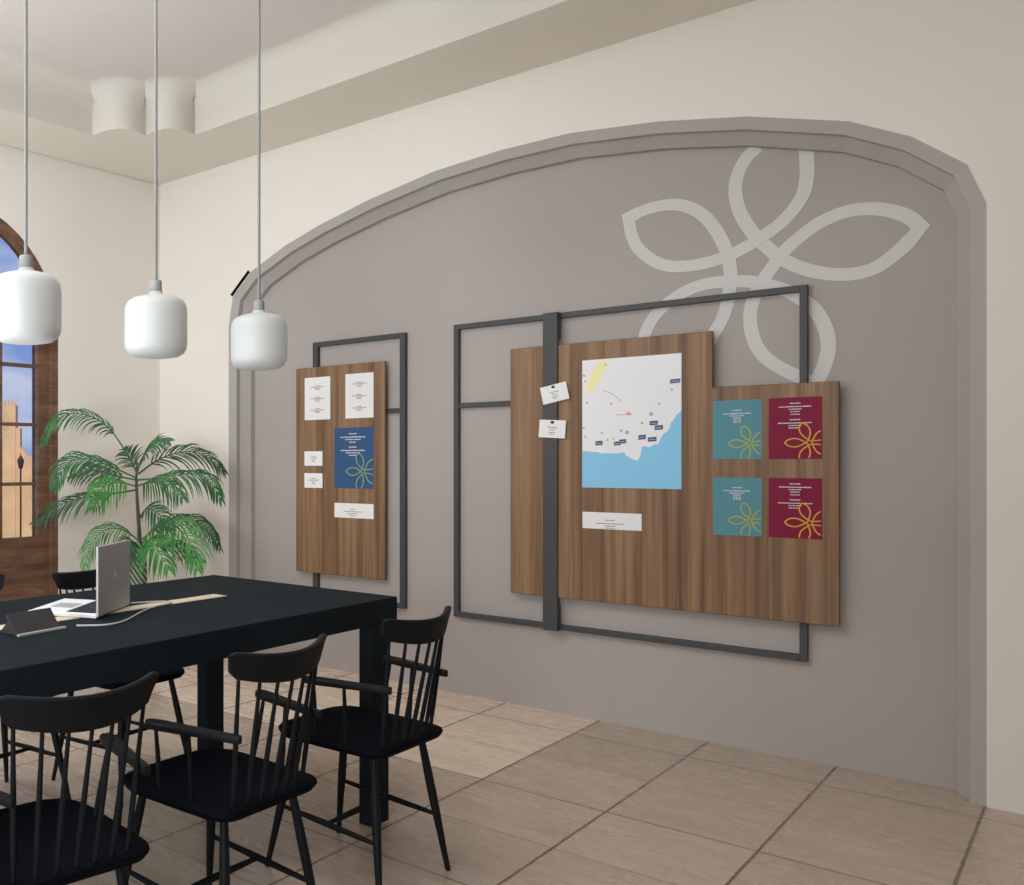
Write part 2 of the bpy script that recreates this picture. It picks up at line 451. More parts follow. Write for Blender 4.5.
# ------------------------------------------------------------------ mural flower on the niche wall (painted on)
def mural_pt(zx, zy):
    # layout sheet of the mural -> wall coordinates, metres
    px, py = 600+zx/3.0118, 140+zy/3.0118
    r, z = (px-134.5)/925.2, -(py-462.0)/925.2
    dx, dy = r*0.68483-0.72870, r*0.72870+0.68483
    t = YN/dy
    return Vector((dx*t, z*t+1.21))
STR = [
 [(474,20),(437,60),(413,110),(408,165),(425,225),(462,282),(500,320),(548,358),(615,388),(690,403),(765,403),(835,382),(905,330),(938,296)],
 [(942,240),(915,225),(860,210),(800,207),(740,216),(665,247),(605,290),(555,335),(522,378),(490,425),(466,470),(453,520),(456,575),(476,628),(515,668),(570,700),(650,735)],
 [(650,735),(675,680),(688,625),(680,570),(650,515),(605,478),(550,450),(490,433),(430,425),(370,427),(310,436),(255,457),(205,490),(165,530),(137,580),(125,640)],
 [(250,690),(310,640),(345,580),(370,535),(386,480),(393,420),(390,370),(375,320),(345,265),(305,222),(255,199),(205,195),(150,206),(112,220)],
 [(91,268),(99,295),(115,325),(155,360),(205,379),(260,380),(320,370),(385,349),(440,322),(490,290),(545,250),(590,200),(615,155),(624,100),(621,25)],
]
mb = MB()
for k, st in enumerate(STR):
    ribbon(mb, catmull([mural_pt(*p) for p in st], 6), 0.050, YN-0.0012-0.0003*k, YN+0.001)
for tip in ([(996,257),(957,220),(912,240),(936,268),(912,300),(957,306)], [(66,226),(112,202),(127,231),(106,245),(114,282),(77,286)]):
    mb.prism_xz([tuple(mural_pt(*p)) for p in reversed(tip)], YN-0.0030, YN+0.001)
fm = mb.build('trim_5', M['mural']); struct(fm); fm['label'] = 'pale grey five-petal flower outline painted on the niche wall'

# ------------------------------------------------------------------ pinboards on the niche wall
FY0, FY1 = 4.52, YN
big = thing('pinboard', 'large walnut pinboard with stepped top on a black metal frame, holding the map', 'pinboard', (-1.62, FY1, 0.404), 0, 'walnut pinboards on the niche wall')
ox, oy, oz = 1.62, -FY1, -0.404
def bar(parent, o, name, x0, x1, y0, y1, z0, z1, m=None, bevel=0.002):
    return MB().box(x0+o[0], x1+o[0], y0+o[1], y1+o[1], z0+o[2], z1+o[2]).build(name, m or M['frame'], parent, bevel=bevel)
OB = (ox, oy, oz); bt = 0.026
bar(big, OB, 'frame_upright', -2.379, -2.379+bt, FY0, FY1, 0.404, 1.925)
bar(big, OB, 'frame_upright', -0.859-bt, -0.859, FY0, FY1, 0.404, 1.925)
bar(big, OB, 'frame_rail', -2.379+bt, -0.859-bt, FY0, FY1, 1.925-bt, 1.925)
bar(big, OB, 'frame_rail', -2.379+bt, -0.859-bt, FY0, FY1, 0.404, 0.404+bt)
bar(big, OB, 'frame_rail', -2.379+bt, -2.0, FY0+0.004, FY1, 1.490, 1.516)
bp = [(-2.066, 0.563), (-0.751, 0.563), (-0.751, 1.528), (-1.187, 1.528), (-1.187, 1.769), (-2.066, 1.769)]
MB().prism_xz([(x+ox, z+oz) for x, z in bp], 4.496+oy, 4.519+oy).build('board', M['board'], big, bevel=0.004)
# wide post in front of the board, tied to the frame at both ends
po = MB(); po.box(-1.899+ox, -1.831+ox, 4.480+oy, 4.4955+oy, 0.404+oz, 1.925+oz)
po.box(-1.899+ox, -1.831+ox, 4.4955+oy, 4.5195+oy, 1.80+oz, 1.925+oz).box(-1.899+ox, -1.831+ox, 4.4955+oy, 4.5195+oy, 0.404+oz, 0.53+oz)
po.build('wide_post', M['frame'], big, bevel=0.0015)

sm = thing('pinboard', 'narrow walnut pinboard on a black frame, the one nearer the palm', 'pinboard', (-3.07, FY1, 0.41), 0, 'walnut pinboards on the niche wall')
OS = (3.07, -FY1, -0.41)
bar(sm, OS, 'frame_upright', -3.270, -3.270+bt+0.008, FY0, FY1, 0.410, 1.916)
bar(sm, OS, 'frame_upright', -2.662-bt-0.006, -2.662, FY0, FY1, 0.410, 1.916)
bar(sm, OS, 'frame_rail', -3.270+bt+0.008, -2.662-bt-0.006, FY0, FY1, 1.916-bt, 1.916)
bar(sm, OS, 'frame_rail', -3.270+bt+0.008, -2.662-bt-0.006, FY0, FY1, 0.410, 0.41+bt)
bar(sm, OS, 'frame_rail', -3.236, -2.662-bt-0.006, FY0+0.004, FY1, 1.480, 1.506)
MB().prism_xz([(x+3.07, z-0.41) for x, z in [(-3.374, 0.557), (-2.771, 0.557), (-2.771, 1.767), (-3.374, 1.767)]], 4.496-FY1, 4.519-FY1).build('board', M['board'], sm, bevel=0.006)

# ---- sheets: root mesh is the sheet, its print are children
BF = 4.496                       # face of the boards
def sheet(name, x0, x1, z0, z1, m, label, cat, group=None, y=BF, tilt=0.0, th=0.0016):
    w, h = x1-x0, z1-z0
    o = MB().box(-w/2, w/2, -th, 0, -h/2, h/2).build(name, m, None, ((x0+x1)/2, y, (z0+z1)/2))
    o.rotation_euler = (0, tilt, 0)
    tag(o, label, cat, group); o['_w'] = w; o['_h'] = h
    return o
def text(parent, rows, m, th=0.0016):
    """rows of tiny print: (centre x, z, width, height) as fractions of the sheet"""
    w, h = parent['_w'], parent['_h']
    rnd = random.Random(int(w*1000)*31+int(h*1000)+len(rows))
    for cxf, zf, wf, hf in rows:
        x = (cxf-0.5)*w - wf*w/2; end = (cxf-0.5)*w + wf*w/2; zc = (0.5-zf)*h; hh = hf*h/2
        low = [(x, zc-hh), (end, zc-hh)]; top = []
        while x < end-0.002:
            ln = min(rnd.uniform(0.004, 0.012), end-x); zt = zc+hh*rnd.uniform(0.5, 1.0)
            top += [(x, zt), (x+ln, zt)]
            if x+ln+0.002 < end: top += [(x+ln+0.0001, zc-hh*0.8), (x+ln+0.0017, zc-hh*0.8)]
            x += ln+0.0018
        MB().prism_xz(low + list(reversed(top)), -th-0.0005, -th+0.0001).build('text_line', m, parent)
def block(z, wide=0.52, hf=0.016, step=0.03):
    return [(0.5, z, 0.18, hf), (0.5, z+step, wide, hf), (0.5, z+2*step, wide*0.45, hf), (0.5, z+3*step, 0.16, hf)]
def flower_strands():
    ang = [180, 108, 36, -36, -108]; out = []
    for k in range(5):
        a, b = ang[k], ang[(k+1) % 5]
        prof = [(1.0, 0), (0.82, 11.5), (0.58, 20), (0.34, 20), (0.2, 10), (0.13, 0)]
        p = [(r, a+d) for r, d in prof] + [(r, b-d) for r, d in reversed(prof)]
        out.append([(r*math.cos(math.radians(t)), r*math.sin(math.radians(t))) for r, t in p])
    return out
def emblem(parent, cx, cz, R, wd, m, th=0.0016):
    """line flower, cut off at the sheet's edges; cx, cz as fractions"""
    w, h = parent['_w'], parent['_h']; mb = MB(); C0 = Vector(((cx-0.5)*w, (0.5-cz)*h))
    mg = wd*0.5
    for st in flower_strands():
        run = []
        for p in catmull([Vector(q) for q in st], 8):
            q = C0 + p*R
            if abs(q.x) < w/2-mg and abs(q.y) < h/2-mg: run.append(q)
            else:
                if len(run) > 1: ribbon(mb, run, wd, -th-0.0007, -th+0.0001)
                run = []
        if len(run) > 1: ribbon(mb, run, wd, -th-0.0007, -th+0.0001)
    return mb.build('flower_emblem', m, parent)

GP = 'coloured cards on the large pinboard'
def teal(z0, z1, lab):
    s = sheet('poster', -1.184, -1.008, z0, z1, M['teal'], lab, 'poster', GP)
    text(s, [(0.5, 0.17, 0.2, .018), (0.5, 0.225, 0.56, .018), (0.5, .265, 0.3, .016), (0.5, .30, 0.16, .016), (0.5, .335, .16, .016), (.5, .37, .16, .016)], M['white_ink'])
    emblem(s, 0.76, 0.735, 0.078, 0.0044, M['olive'])
teal(1.222, 1.469, 'teal card with an olive line flower, upper of the two teal ones')
teal(0.902, 1.144, 'teal card with an olive line flower, lower of the two teal ones beside the map')
def crim(z0, z1, lab):
    s = sheet('poster', -0.984, -0.805, z0, z1, M['red'], lab, 'poster', GP)
    text(s, [(0.5, 0.095, 0.2, .018), (0.5, 0.15, 0.60, .018), (0.5, .19, 0.24, .016), (0.5, .23, 0.18, .016), (0.5, .275, .18, .016),
             (0.5, 0.36, 0.2, .018), (0.5, 0.415, 0.64, .018), (.5, .455, .24, .016), (.47, .495, .18, .016)], M['white_ink'])
    emblem(s, 0.77, 0.735, 0.084, 0.0048, M['gold'])
crim(1.222, 1.471, 'crimson card with a gold line flower, upper of the two crimson ones')
crim(0.902, 1.145, 'crimson card with a gold line flower, lower of the two crimson ones')
s = sheet('poster', -3.099, -2.841, 1.060, 1.4055, M['blue'], 'navy blue card with a sage line flower on the narrow pinboard', 'poster')
text(s, [(0.48, 0.10, 0.2, .018), (0.48, 0.155, 0.66, .018), (0.48, .195, 0.4, .016), (0.48, .24, 0.18, .016),
         (0.48, 0.32, 0.2, .018), (0.48, 0.375, 0.62, .018), (.48, .415, .36, .016), (.48, .455, .2, .016)], M['white_ink'])
emblem(s, 0.74, 0.72, 0.112, 0.0060, M['sage'])

GW = 'white sheets on the narrow pinboard'
s = sheet('notice_sheet', -3.308, -3.128, 1.4575, 1.707, M['paper'], 'tall white sheet at the top left of the narrow pinboard', 'notice', GW)
text(s, block(.20)+block(.47)+block(.74), M['ink'])
s = sheet('notice_sheet', -3.024, -2.841, 1.458, 1.7105, M['paper'], 'tall white sheet at the top right of the narrow pinboard, above the navy card', 'notice', GW)
text(s, block(.20)+block(.47)+block(.74), M['ink'])
s = sheet('small_card', -3.31, -3.182, 1.188, 1.273, M['paper'], 'small white card on the narrow pinboard, upper of the left pair', 'card', GW)
text(s, [(.5,.35,.24,.05),(.5,.47,.4,.05),(.5,.59,.2,.05),(.5,.7,.2,.05)], M['ink'])
s = sheet('small_card', -3.31, -3.182, 1.058, 1.144, M['paper'], 'small white card on the narrow pinboard, lower of the left pair', 'card', GW)
text(s, [(.5,.35,.24,.05),(.5,.47,.6,.05),(.5,.59,.2,.05),(.5,.7,.2,.05)], M['ink'])
s = sheet('notice_strip', -3.099, -2.841, 0.892, 0.975, M['paper'], 'wide white strip below the navy card on the narrow pinboard', 'notice', GW)
text(s, [(.48,.40,.14,.05),(.48,.56,.46,.05),(.48,.70,.26,.05),(.48,.84,.14,.05)], M['ink'])
s = sheet('notice_strip', -1.72, -1.465, 0.901, 0.9775, M['paper'], 'wide white strip below the map on the large pinboard', 'notice')
text(s, [(.48,.46,.16,.05),(.48,.66,.46,.05),(.48,.80,.2,.05),(.48,.92,.16,.05)], M['ink'])

# cards pinned to the wide post
def pinned(xc, zc, w, h, tilt, lab):
    s = sheet('small_card', xc-w/2, xc+w/2, zc-h/2, zc+h/2, M['paper'], lab, 'card', 'white cards pinned to the dark post', 4.4795, tilt)
    text(s, [(.5,.42,.36,.05),(.5,.56,.22,.05),(.5,.70,.26,.05),(.5,.80,.18,.04)], M['ink'])
    mb = MB(); nseg = 16
    prof = [(0.0, 0.0062), (0.0052, 0.006), (0.0072, 0.0045), (0.0072, 0.0)]
    vs, fs = [], []
    for r, d in prof:
        for k in range(nseg):
            a = 2*PI*k/nseg; vs.append((r*math.cos(a), -0.0016-d, h*0.5-0.011+r*math.sin(a)))
    for i in range(len(prof)-1):
        for k in range(nseg): fs.append((i*nseg+k, i*nseg+(k+1) % nseg, (i+1)*nseg+(k+1) % nseg, (i+1)*nseg+k))
    mb.add(vs, fs); mb.build('push_pin', M['pin'], s, smooth=True)
pinned(-1.8425, 1.538, 0.124, 0.083, math.radians(-11.5), 'small white card pinned tilted to the dark post, above the level one')
pinned(-1.8535, 1.368, 0.124, 0.085, math.radians(4.0), 'small white card pinned nearly level to the dark post, below the tilted one')

# map
mp = sheet('map_poster', -1.72, -1.304, 1.0915, 1.6845, M['land'], 'coastal map poster with blue sea on the large pinboard', 'map', None, BF, 0, 0.004)
W_, H_ = mp['_w'], mp['_h']
def mpt(u, v): return ((u-0.5)*W_, (0.5-v)*H_)
def flat(name, poly, m, d=0.0006):
    q = [mpt(*p) for p in poly]
    return MB().prism_xz(q, -0.004-d, -0.0038).build(name, m, mp)
coast = [(0.001,0.715),(0.05,0.715),(0.10,0.722),(0.16,0.722),(0.20,0.735),(0.26,0.73),(0.32,0.735),(0.38,0.733),(0.44,0.725),(0.46,0.75),(0.50,0.77),(0.545,0.785),
         (0.575,0.79),(0.60,0.76),(0.615,0.715),(0.62,0.685),(0.66,0.68),(0.69,0.692),(0.73,0.672),(0.78,0.665),(0.80,0.625),(0.83,0.59),(0.865,0.575),(0.89,0.545),(0.90,0.51),
         (0.935,0.48),(0.955,0.45),(0.999,0.425)]
flat('sea', [(0.001,0.999)] + [(0.999,0.999)] + list(reversed(coast)), M['sea'])
flat('yellow_area', [(0.05,0.245),(0.045,0.19),(0.09,0.13),(0.12,0.075),(0.17,0.045),(0.20,0.012),(0.30,0.004),(0.26,0.045),(0.235,0.10),(0.20,0.15),(0.155,0.19),(0.12,0.235),(0.09,0.25)], M['yellow'], 0.0004)
def rect_uv(u, v, w, h, sk=0.0): return [(u-w/2, v+h/2), (u+w/2, v+h/2-sk), (u+w/2, v-h/2-sk), (u-w/2, v-h/2)]
for (u, v, w, h) in [(0.94,0.205,0.095,0.030),(0.18,0.655,0.075,0.032),(0.37,0.66,0.07,0.030),(0.425,0.645,0.07,0.032),(0.62,0.615,0.075,0.034),(0.72,0.632,0.085,0.032),(0.735,0.51,0.08,0.032),(0.785,0.545,0.08,0.034)]:
    tg = flat('place_tag', rect_uv(u, v, w, h, 0.004), M['navy'], 0.0008)
    mb = MB(); x, z = mpt(u, v)
    for k in range(4):
        wv = w*W_*0.16; xx = x - w*W_*0.38 + k*w*W_*0.2
        mb.box(xx, xx+wv, -0.0053, -0.0046, z-0.0022, z+0.0026)
    mb.build('tag_text', M['greyline'], tg)
for (u, v, rr) in [(0.05,0.335,.005),(0.31,0.35,.005),(0.02,0.12,.006),(0.03,0.165,.005),(0.015,0.53,.005),(0.03,0.60,.005),(0.21,0.575,.005),(0.27,0.63,.005),(0.33,0.62,.005),(0.41,0.56,.006),
                   (0.47,0.575,.009),(0.62,0.505,.006),(0.71,0.44,.009),(0.79,0.365,.005),(0.91,0.265,.005),(0.25,0.045,.005),(0.5,0.44,.004)]:
    x, z = mpt(u, v); nq = 10
    MB().prism_xz([(x+rr*math.cos(2*PI*k/nq), z+rr*math.sin(2*PI*k/nq)) for k in range(nq)], -0.0047, -0.0038).build('map_dot', M['greyline'], mp)
mb = MB(); ribbon(mb, catmull([Vector(mpt(*p)) for p in [(0.22,0.245),(0.29,0.265),(0.35,0.295),(0.41,0.335)]], 5), 0.003, -0.0046, -0.0038)
mb.build('road_line', M['greyline'], mp)
mb = MB(); ribbon(mb, [Vector(mpt(*p)) for p in [(0.36,0.44),(0.44,0.437),(0.52,0.43)]], 0.004, -0.0046, -0.0038)
x, z = mpt(0.48, 0.432); mb.prism_xz([(x+0.008*math.cos(2*PI*k/10), z+0.009*math.sin(2*PI*k/10)) for k in range(10)], -0.0048, -0.0038)
mb.build('pink_mark', M['pinkline'], mp)

# ------------------------------------------------------------------ table
TX0, TX1, TY0, TY1, TZ = -2.53, -1.690, 0.45, 2.822, 0.75
tb = thing('meeting_table', 'long black meeting table with thick square legs and a pale inlay strip', 'table', (-2.11, 1.636, 0))
tx, ty = 2.11, -1.636
sx0, sx1, sy1 = -2.156, -2.096, 2.405
MB().box(TX0+tx, TX1+tx, TY0+ty, TY1+ty, TZ-0.083, TZ).build('tabletop', M['table'], tb, bevel=0.003)
for lx in (TX0+0.047, TX1-0.054):
    for ly in (TY0+0.052, TY1-0.152):
        MB().box(lx+0.001+tx, lx+0.053+tx, ly+ty, ly+0.1+ty, 0, TZ-0.083).build('leg', M['table'], tb, bevel=0.002)
MB().box(sx0+tx, sx1+tx, TY0+0.3+ty, sy1+ty, TZ-0.01, TZ+0.0012).build('inlay_strip', M['inlay'], tb)

# ------------------------------------------------------------------ chairs
def rounded(poly, r, n=5):
    out = []; k = len(poly)
    for i in range(k):
        p = Vector(poly[i]); a = (Vector(poly[i-1])-p); b = (Vector(poly[(i+1) % k])-p)
        rr = r[i] if hasattr(r, '__len__') else r
        A = p + a.normalized()*rr; B = p + b.normalized()*rr
        for j in range(n+1):
            t = j/n; q = A*(1-t)**2 + p*2*t*(1-t) + B*t*t; out.append((q.x, q.y))
    return out
SEAT = 0.425
def make_chair(label, loc):
    # sits facing local -X
    t = thing('spindle_armchair', label, 'chair', loc, 0, 'black spindle armchairs round the table')
    B, BS = M['black'], M['blackseat']
    # dished seat
    out = rounded([(0.195, -0.19), (0.195, 0.19), (-0.185, 0.205), (-0.185, -0.205)], [0.06, 0.06, 0.11, 0.11])
    mb = MB(); n = len(out)
    rings = [(0.0, SEAT-0.026, 0.90), (0, SEAT-0.024, 0.955), (0, SEAT-0.010, 0.998), (0, SEAT-0.003, 0.99), (0, SEAT, 0.955), (0, SEAT-0.004, 0.72), (0, SEAT-0.009, 0.42), (0, SEAT-0.010, 0.12)]
    vs = [(x*sc+0.005*(1-sc), y*sc, z) for _, z, sc in rings for x, y in out]
    fs = [(i*n+k, i*n+(k+1) % n, (i+1)*n+(k+1) % n, (i+1)*n+k) for i in range(len(rings)-1) for k in range(n)]
    fs += [tuple(reversed(range(n))), tuple(range((len(rings)-1)*n, len(rings)*n))]
    mb.add(vs, fs).build('seat', BS, t, smooth=True)
    # legs: turned, splayed
    tops = {(1, 1): (0.135, 0.125), (1, -1): (0.135, -0.125), (-1, 1): (-0.125, 0.125), (-1, -1): (-0.125, -0.125)}
    def legpt(k, z):
        tx_, ty_ = tops[k]; f = (SEAT-0.02-z)/(SEAT-0.02)
        return (tx_ + (k[0]*0.192-tx_)*f, ty_ + (k[1]*0.185-ty_)*f, z)
    for k in tops:
        zz = [SEAT-0.02, 0.36, 0.28, 0.21, 0.12, 0.0]; rr = [0.0095, 0.0110, 0.0126, 0.0128, 0.0105, 0.0075]
        MB().tube([legpt(k, z) for z in zz], rr, 12).build('leg', B, t, smooth=True)
    zs = 0.185
    for sy in (1, -1):
        a, b = Vector(legpt((-1, sy), zs)), Vector(legpt((1, sy), zs-0.02))
        MB().tube([a, a.lerp(b, .25), a.lerp(b, .5), a.lerp(b, .75), b], [.006, .008, .0092, .008, .006], 10).build('stretcher', B, t, smooth=True)
    m1 = (Vector(legpt((-1, 1), zs))+Vector(legpt((1, 1), zs-0.02)))/2; m2 = (Vector(legpt((-1, -1), zs))+Vector(legpt((1, -1), zs-0.02)))/2
    MB().tube([m1, m1.lerp(m2, .25), m1.lerp(m2, .5), m1.lerp(m2, .75), m2], [.006, .008, .009, .008, .006], 10).build('stretcher', B, t, smooth=True)
    # crest rail: curved board, bowed to the rear
    HW, SAG, X0 = 0.172, 0.050, 0.192
    def cx_(u): return X0 + SAG*(1-u*u)
    N = 24; mb = MB(); vs = []
    for i in range(N+1):
        u = -1+2*i/N; y = HW*u
        e = abs(u)**3
        zt = 0.775 + 0.015*u*u; zb = 0.708 + 0.022*u*u
        if abs(u) > 0.93: zt -= 0.006*(abs(u)-0.93)/0.07; zb += 0.012*(abs(u)-0.93)/0.07
        th = 0.009; fl = 0.006*u
        tang = Vector((cx_(min(1, u+.02))-cx_(max(-1, u-.02)), HW*(min(1, u+.02)-max(-1, u-.02)))).normalized(); nr = Vector((tang.y, -tang.x))
        c = Vector((cx_(u), y)); lean = 0.006
        for (sd, z, ln) in ((-1, zb, -lean), (-1, zt-0.004, lean*.8), (-.4, zt, lean), (.4, zt, lean), (1, zt-0.004, lean*.8), (1, zb, -lean), (.4, zb-0.003, -lean), (-.4, zb-0.003, -lean)):
            p = c + nr*sd*th; vs.append((p.x+ln, p.y+(fl if z > 0.75 else -fl), z))
    fs = [(i*8+k, i*8+(k+1) % 8, (i+1)*8+(k+1) % 8, (i+1)*8+k) for i in range(N) for k in range(8)]
    fs += [tuple(reversed(range(8))), tuple(range(N*8, N*8+8))]
    mb.add(vs, fs).build('crest_rail', B, t, smooth=True)
    # seven back spindles
    for k in range(7):
        u = -0.89+1.78*k/6
        bot = Vector((0.176-0.014*u*u, 0.145*u, SEAT-0.010)); top = Vector((cx_(u)-0.004, (HW-0.006)*u, 0.716+0.02*u*u))
        pts_ = [bot.lerp(top, q) for q in (0, .25, .5, .75, 1)]
        MB().tube(pts_, [.0048, .0064, .0062, .0050, .0042], 10).build('back_spindle', B, t, smooth=True)
    # arms
    for sy in (1, -1):
        a = Vector((-0.035, sy*0.208, 0.590)); b = Vector((0.206, sy*0.150, 0.590))
        d = (b-a).normalized(); s = Vector((-d.y, d.x, 0)); mb = MB(); vs = []
        st = [(0, .009), (.03, .017), (.15, .0205), (.45, .016), (.75, .011), (.97, .010), (1, .006)]
        for q, w in st:
            p = a.lerp(b, q)
            for (sd, dz) in ((-1, -.005), (-.8, -.009), (.8, -.009), (1, -.005), (1, .005), (.8, .009), (-.8, .009), (-1, .005)):
                vs.append(tuple(p + s*sd*w + Vector((0, 0, dz))))
        n8 = len(st); fs = [(i*8+k, i*8+(k+1) % 8, (i+1)*8+(k+1) % 8, (i+1)*8+k) for i in range(n8-1) for k in range(8)]
        fs += [tuple(reversed(range(8))), tuple(range((n8-1)*8, n8*8))]
        mb.add(vs, fs).build('arm', B, t, smooth=True)
        for q, sx_, in ((0.10, -0.025), (0.46, 0.075)):
            p = a.lerp(b, q); bot = Vector((sx_, sy*(0.172 if q < .2 else 0.168), SEAT-0.012)); top = p + Vector((0, 0, -0.004))
            MB().tube([bot.lerp(top, h) for h in (0, .3, .6, 1)], [.0045, .0062, .006, .0045], 10).build('arm_spindle', B, t, smooth=True)
    return t
cA = make_chair('black spindle armchair at the far end of the near side, by the corner table leg', (-1.555, 2.372, 0))
cM = dup(cA, (-1.547, 1.735, 0), 0, 'black spindle armchair in the middle of the near side, its whole seat in view')
cL = dup(cA, (-1.56, 1.170, 0), math.radians(-8), 'black spindle armchair nearest the camera, cut off by the lower left corner')
cF = dup(cA, (-2.585, 2.37, 0), PI, 'black spindle armchair across the table, its crest rail showing behind the open laptop')
cG = dup(cA, (-2.69, 1.86, 0), PI, 'black spindle armchair across the table, its crest rail in front of the wooden door')

# ------------------------------------------------------------------ laptop, tablet, cable
hx = Vector((-2.048, 1.770)); hd = Vector((-0.119, 0.237)).normalized(); bd = Vector((-0.237, -0.119)).normalized(); LW, LD, LH = 0.265, 0.222, 0.212
lp = thing('laptop', 'open silver laptop standing on the table in front of the palm', 'laptop', (hx.x, hx.y, TZ), math.atan2(hd.y, hd.x))
# local +x along hinge, local +y towards the user
MB().box(0, LW, 0.0, LD, 0.0015, 0.014).build('base', M['silver_top'], lp, bevel=0.003)
mb = MB().box(0.018, LW-0.018, 0.012, 0.105, 0.0135, 0.0145); kb = mb.build('keyboard', M['keys'], lp)
mb = MB()
for r in range(5):
    for c in range(13):
        mb.box(0.021+c*0.0172, 0.021+c*0.0172+0.0145, 0.015+r*0.0176, 0.015+r*0.0176+0.0148, 0.0142, 0.0158)
mb.build('keys', M['keys'], kb)
MB().box(LW*0.33, LW*0.67, 0.118, 0.19, 0.0136, 0.0144).build('trackpad', M['silver'], lp)
MB().box(0, LW, -0.0075, 0.0, 0.006, LH).build('lid', M['silver'], lp, bevel=0.002)
MB().box(0.008, LW-0.008, -0.001, 0.001, 0.022, LH-0.008).build('screen', M['screen'], lp)
mb = MB(); nq = 20
vs = [(LW*0.5+0.011*math.cos(2*PI*k/nq), -0.0081, LH*0.55+0.0125*math.sin(2*PI*k/nq)) for k in range(nq)] + [(LW*0.5+0.011*math.cos(2*PI*k/nq), -0.0072, LH*0.55+0.0125*math.sin(2*PI*k/nq)) for k in range(nq)]
mb.add(vs, [tuple(range(nq)), tuple(reversed(range(nq, 2*nq)))] + [(k, (k+1) % nq, (k+1) % nq+nq, k+nq) for k in range(nq)]).build('lid_emblem', M['logo'], lp)

a = Vector((-1.984, 1.440)); b = Vector((-1.996, 1.598)); d = (b-a).normalized()
tl = thing('tablet', 'dark grey tablet leaning back on a wedge stand at the left end of the table', 'tablet', (a.x, a.y, TZ), math.atan2(d.y, d.x))
TWd = 0.158
MB().add([(0,0,0.001),(TWd,0,0.001),(TWd,0.007,0.001),(0,0.007,0.001),(-0.004,0.038,0.056),(TWd-0.004,0.038,0.056),(TWd-0.004,0.044,0.054),(-0.004,0.044,0.054)],
         [(0,1,5,4),(4,5,6,7),(3,7,6,2),(0,4,7,3),(1,2,6,5),(0,3,2,1)]).build('screen_body', M['tablet'], tl, bevel=0.0012)
MB().add([(0.012,0.016,0.0005),(TWd-0.012,0.016,0.0005),(TWd-0.012,0.085,0.0005),(0.012,0.085,0.0005),(0.012,0.040,0.044),(TWd-0.012,0.040,0.044)],
         [(0,3,2,1),(0,1,5,4),(3,4,5,2),(0,4,3),(1,2,5)]).build('stand', M['tablet'], tl)
MB().box(-0.001, TWd+0.012, -0.010, -0.001, 0.0005, 0.0075).build('stand_lip', M['silver'], tl, bevel=0.0015)

def tp(px, py, z):
    r, zz = (px-134.5)/925.2, -(py-462.0)/925.2
    t = (z-1.21)/zz
    return ((r*0.68483-0.72870)*t, (r*0.72870+0.68483)*t, z)
cab = [(-1.99,1.648),(-1.969,1.672),(-1.946,1.704),(-1.94,1.742),(-1.952,1.79),(-1.977,1.84),(-2.012,1.90),(-2.058,1.985),(-2.085,2.06),(-2.10,2.135),(-2.125,2.15),(-2.150,2.125),(-2.172,2.075),(-2.185,2.04)]
cp = catmull([Vector((x, y, TZ+0.0042)) for x, y in cab], 6)
o = MB().tube(cp, 0.0027, 8).build('charging_cable', M['cable'], smooth=True)
tag(o, 'thin grey cable curving over the tabletop between laptop and tablet', 'cable')

# ------------------------------------------------------------------ pendant lamps
def pendant(label, loc):
    t = thing('pendant_lamp', label, 'lamp', loc, 0, 'opal glass pendants over the table')
    prof = [(0.0, 0.0), (0.045, 0.001), (0.075, 0.006), (0.091, 0.016), (0.099, 0.032), (0.1005, 0.05), (0.1005, 0.10), (0.1005, 0.145), (0.098, 0.165), (0.090, 0.180),
            (0.075, 0.190), (0.05, 0.197), (0.03, 0.200), (0.024, 0.203), (0.022, 0.211), (0.0, 0.212)]
    mb = MB(); mb.lathe([(max(r, 0.0005), z) for r, z in prof], 40)
    mb.build('shade', M['shade'], t, smooth=True)
    MB().lathe([(0.0005, 0.208), (0.0185, 0.209), (0.019, 0.212), (0.019, 0.243), (0.0175, 0.247), (0.008, 0.250), (0.0005, 0.2505)], 20).build('socket', M['socket'], t, smooth=True)
    top = ZC-loc[2]
    MB().tube([(0,0,0.248), (0,0,top-0.02)], 0.0052, 10).build('cord', M['cord'], t, smooth=True)
    MB().lathe([(0.0005, top-0.028), (0.045, top-0.027), (0.05, top-0.022), (0.05, top), (0.0005, top)], 24).build('ceiling_rose', M['socket'], t, smooth=True)
    return t
pA = pendant('white opal pendant lamp hanging in front of the niche edge, farthest of the three', (-2.11, 2.595, 1.540))
dup(pA, (-2.11, 2.077, 1.5425), 0, 'white opal pendant lamp hanging over the palm, middle of the three')
dup(pA, (-2.11, 1.563, 1.544), 0, 'white opal pendant lamp hanging in front of the arched door, cut by the left edge')

# ------------------------------------------------------------------ palm
PC = Vector((-3.93, 3.695, 0))
RT = Vector((0.68483, 0.72870, 0)); FW = Vector((-0.72870, 0.68483, 0))      # sideways and depth axes of the plant
palm = thing('potted_palm', 'tall green areca palm in a pot in the corner between door and niche', 'plant', tuple(PC))
MB().lathe([(0.001,0),(0.125,0.0),(0.14,0.02),(0.165,0.26),(0.172,0.31),(0.168,0.325),(0.155,0.325),(0.150,0.29),(0.001,0.288)], 32).build('pot', M['pot'], palm, smooth=True)
MB().lathe([(0.001,0.287),(0.149,0.287),(0.149,0.298),(0.09,0.306),(0.001,0.309)], 24).build('soil', M['soil'], palm, smooth=True)
MB().lathe([(0.001,0.30),(0.05,0.30),(0.056,0.42),(0.056,0.55),(0.052,0.64),(0.040,0.70),(0.02,0.74),(0.001,0.75)], 20, (0.018*RT.x, 0.018*RT.y)).build('trunk', M['trunk'], palm, smooth=True)
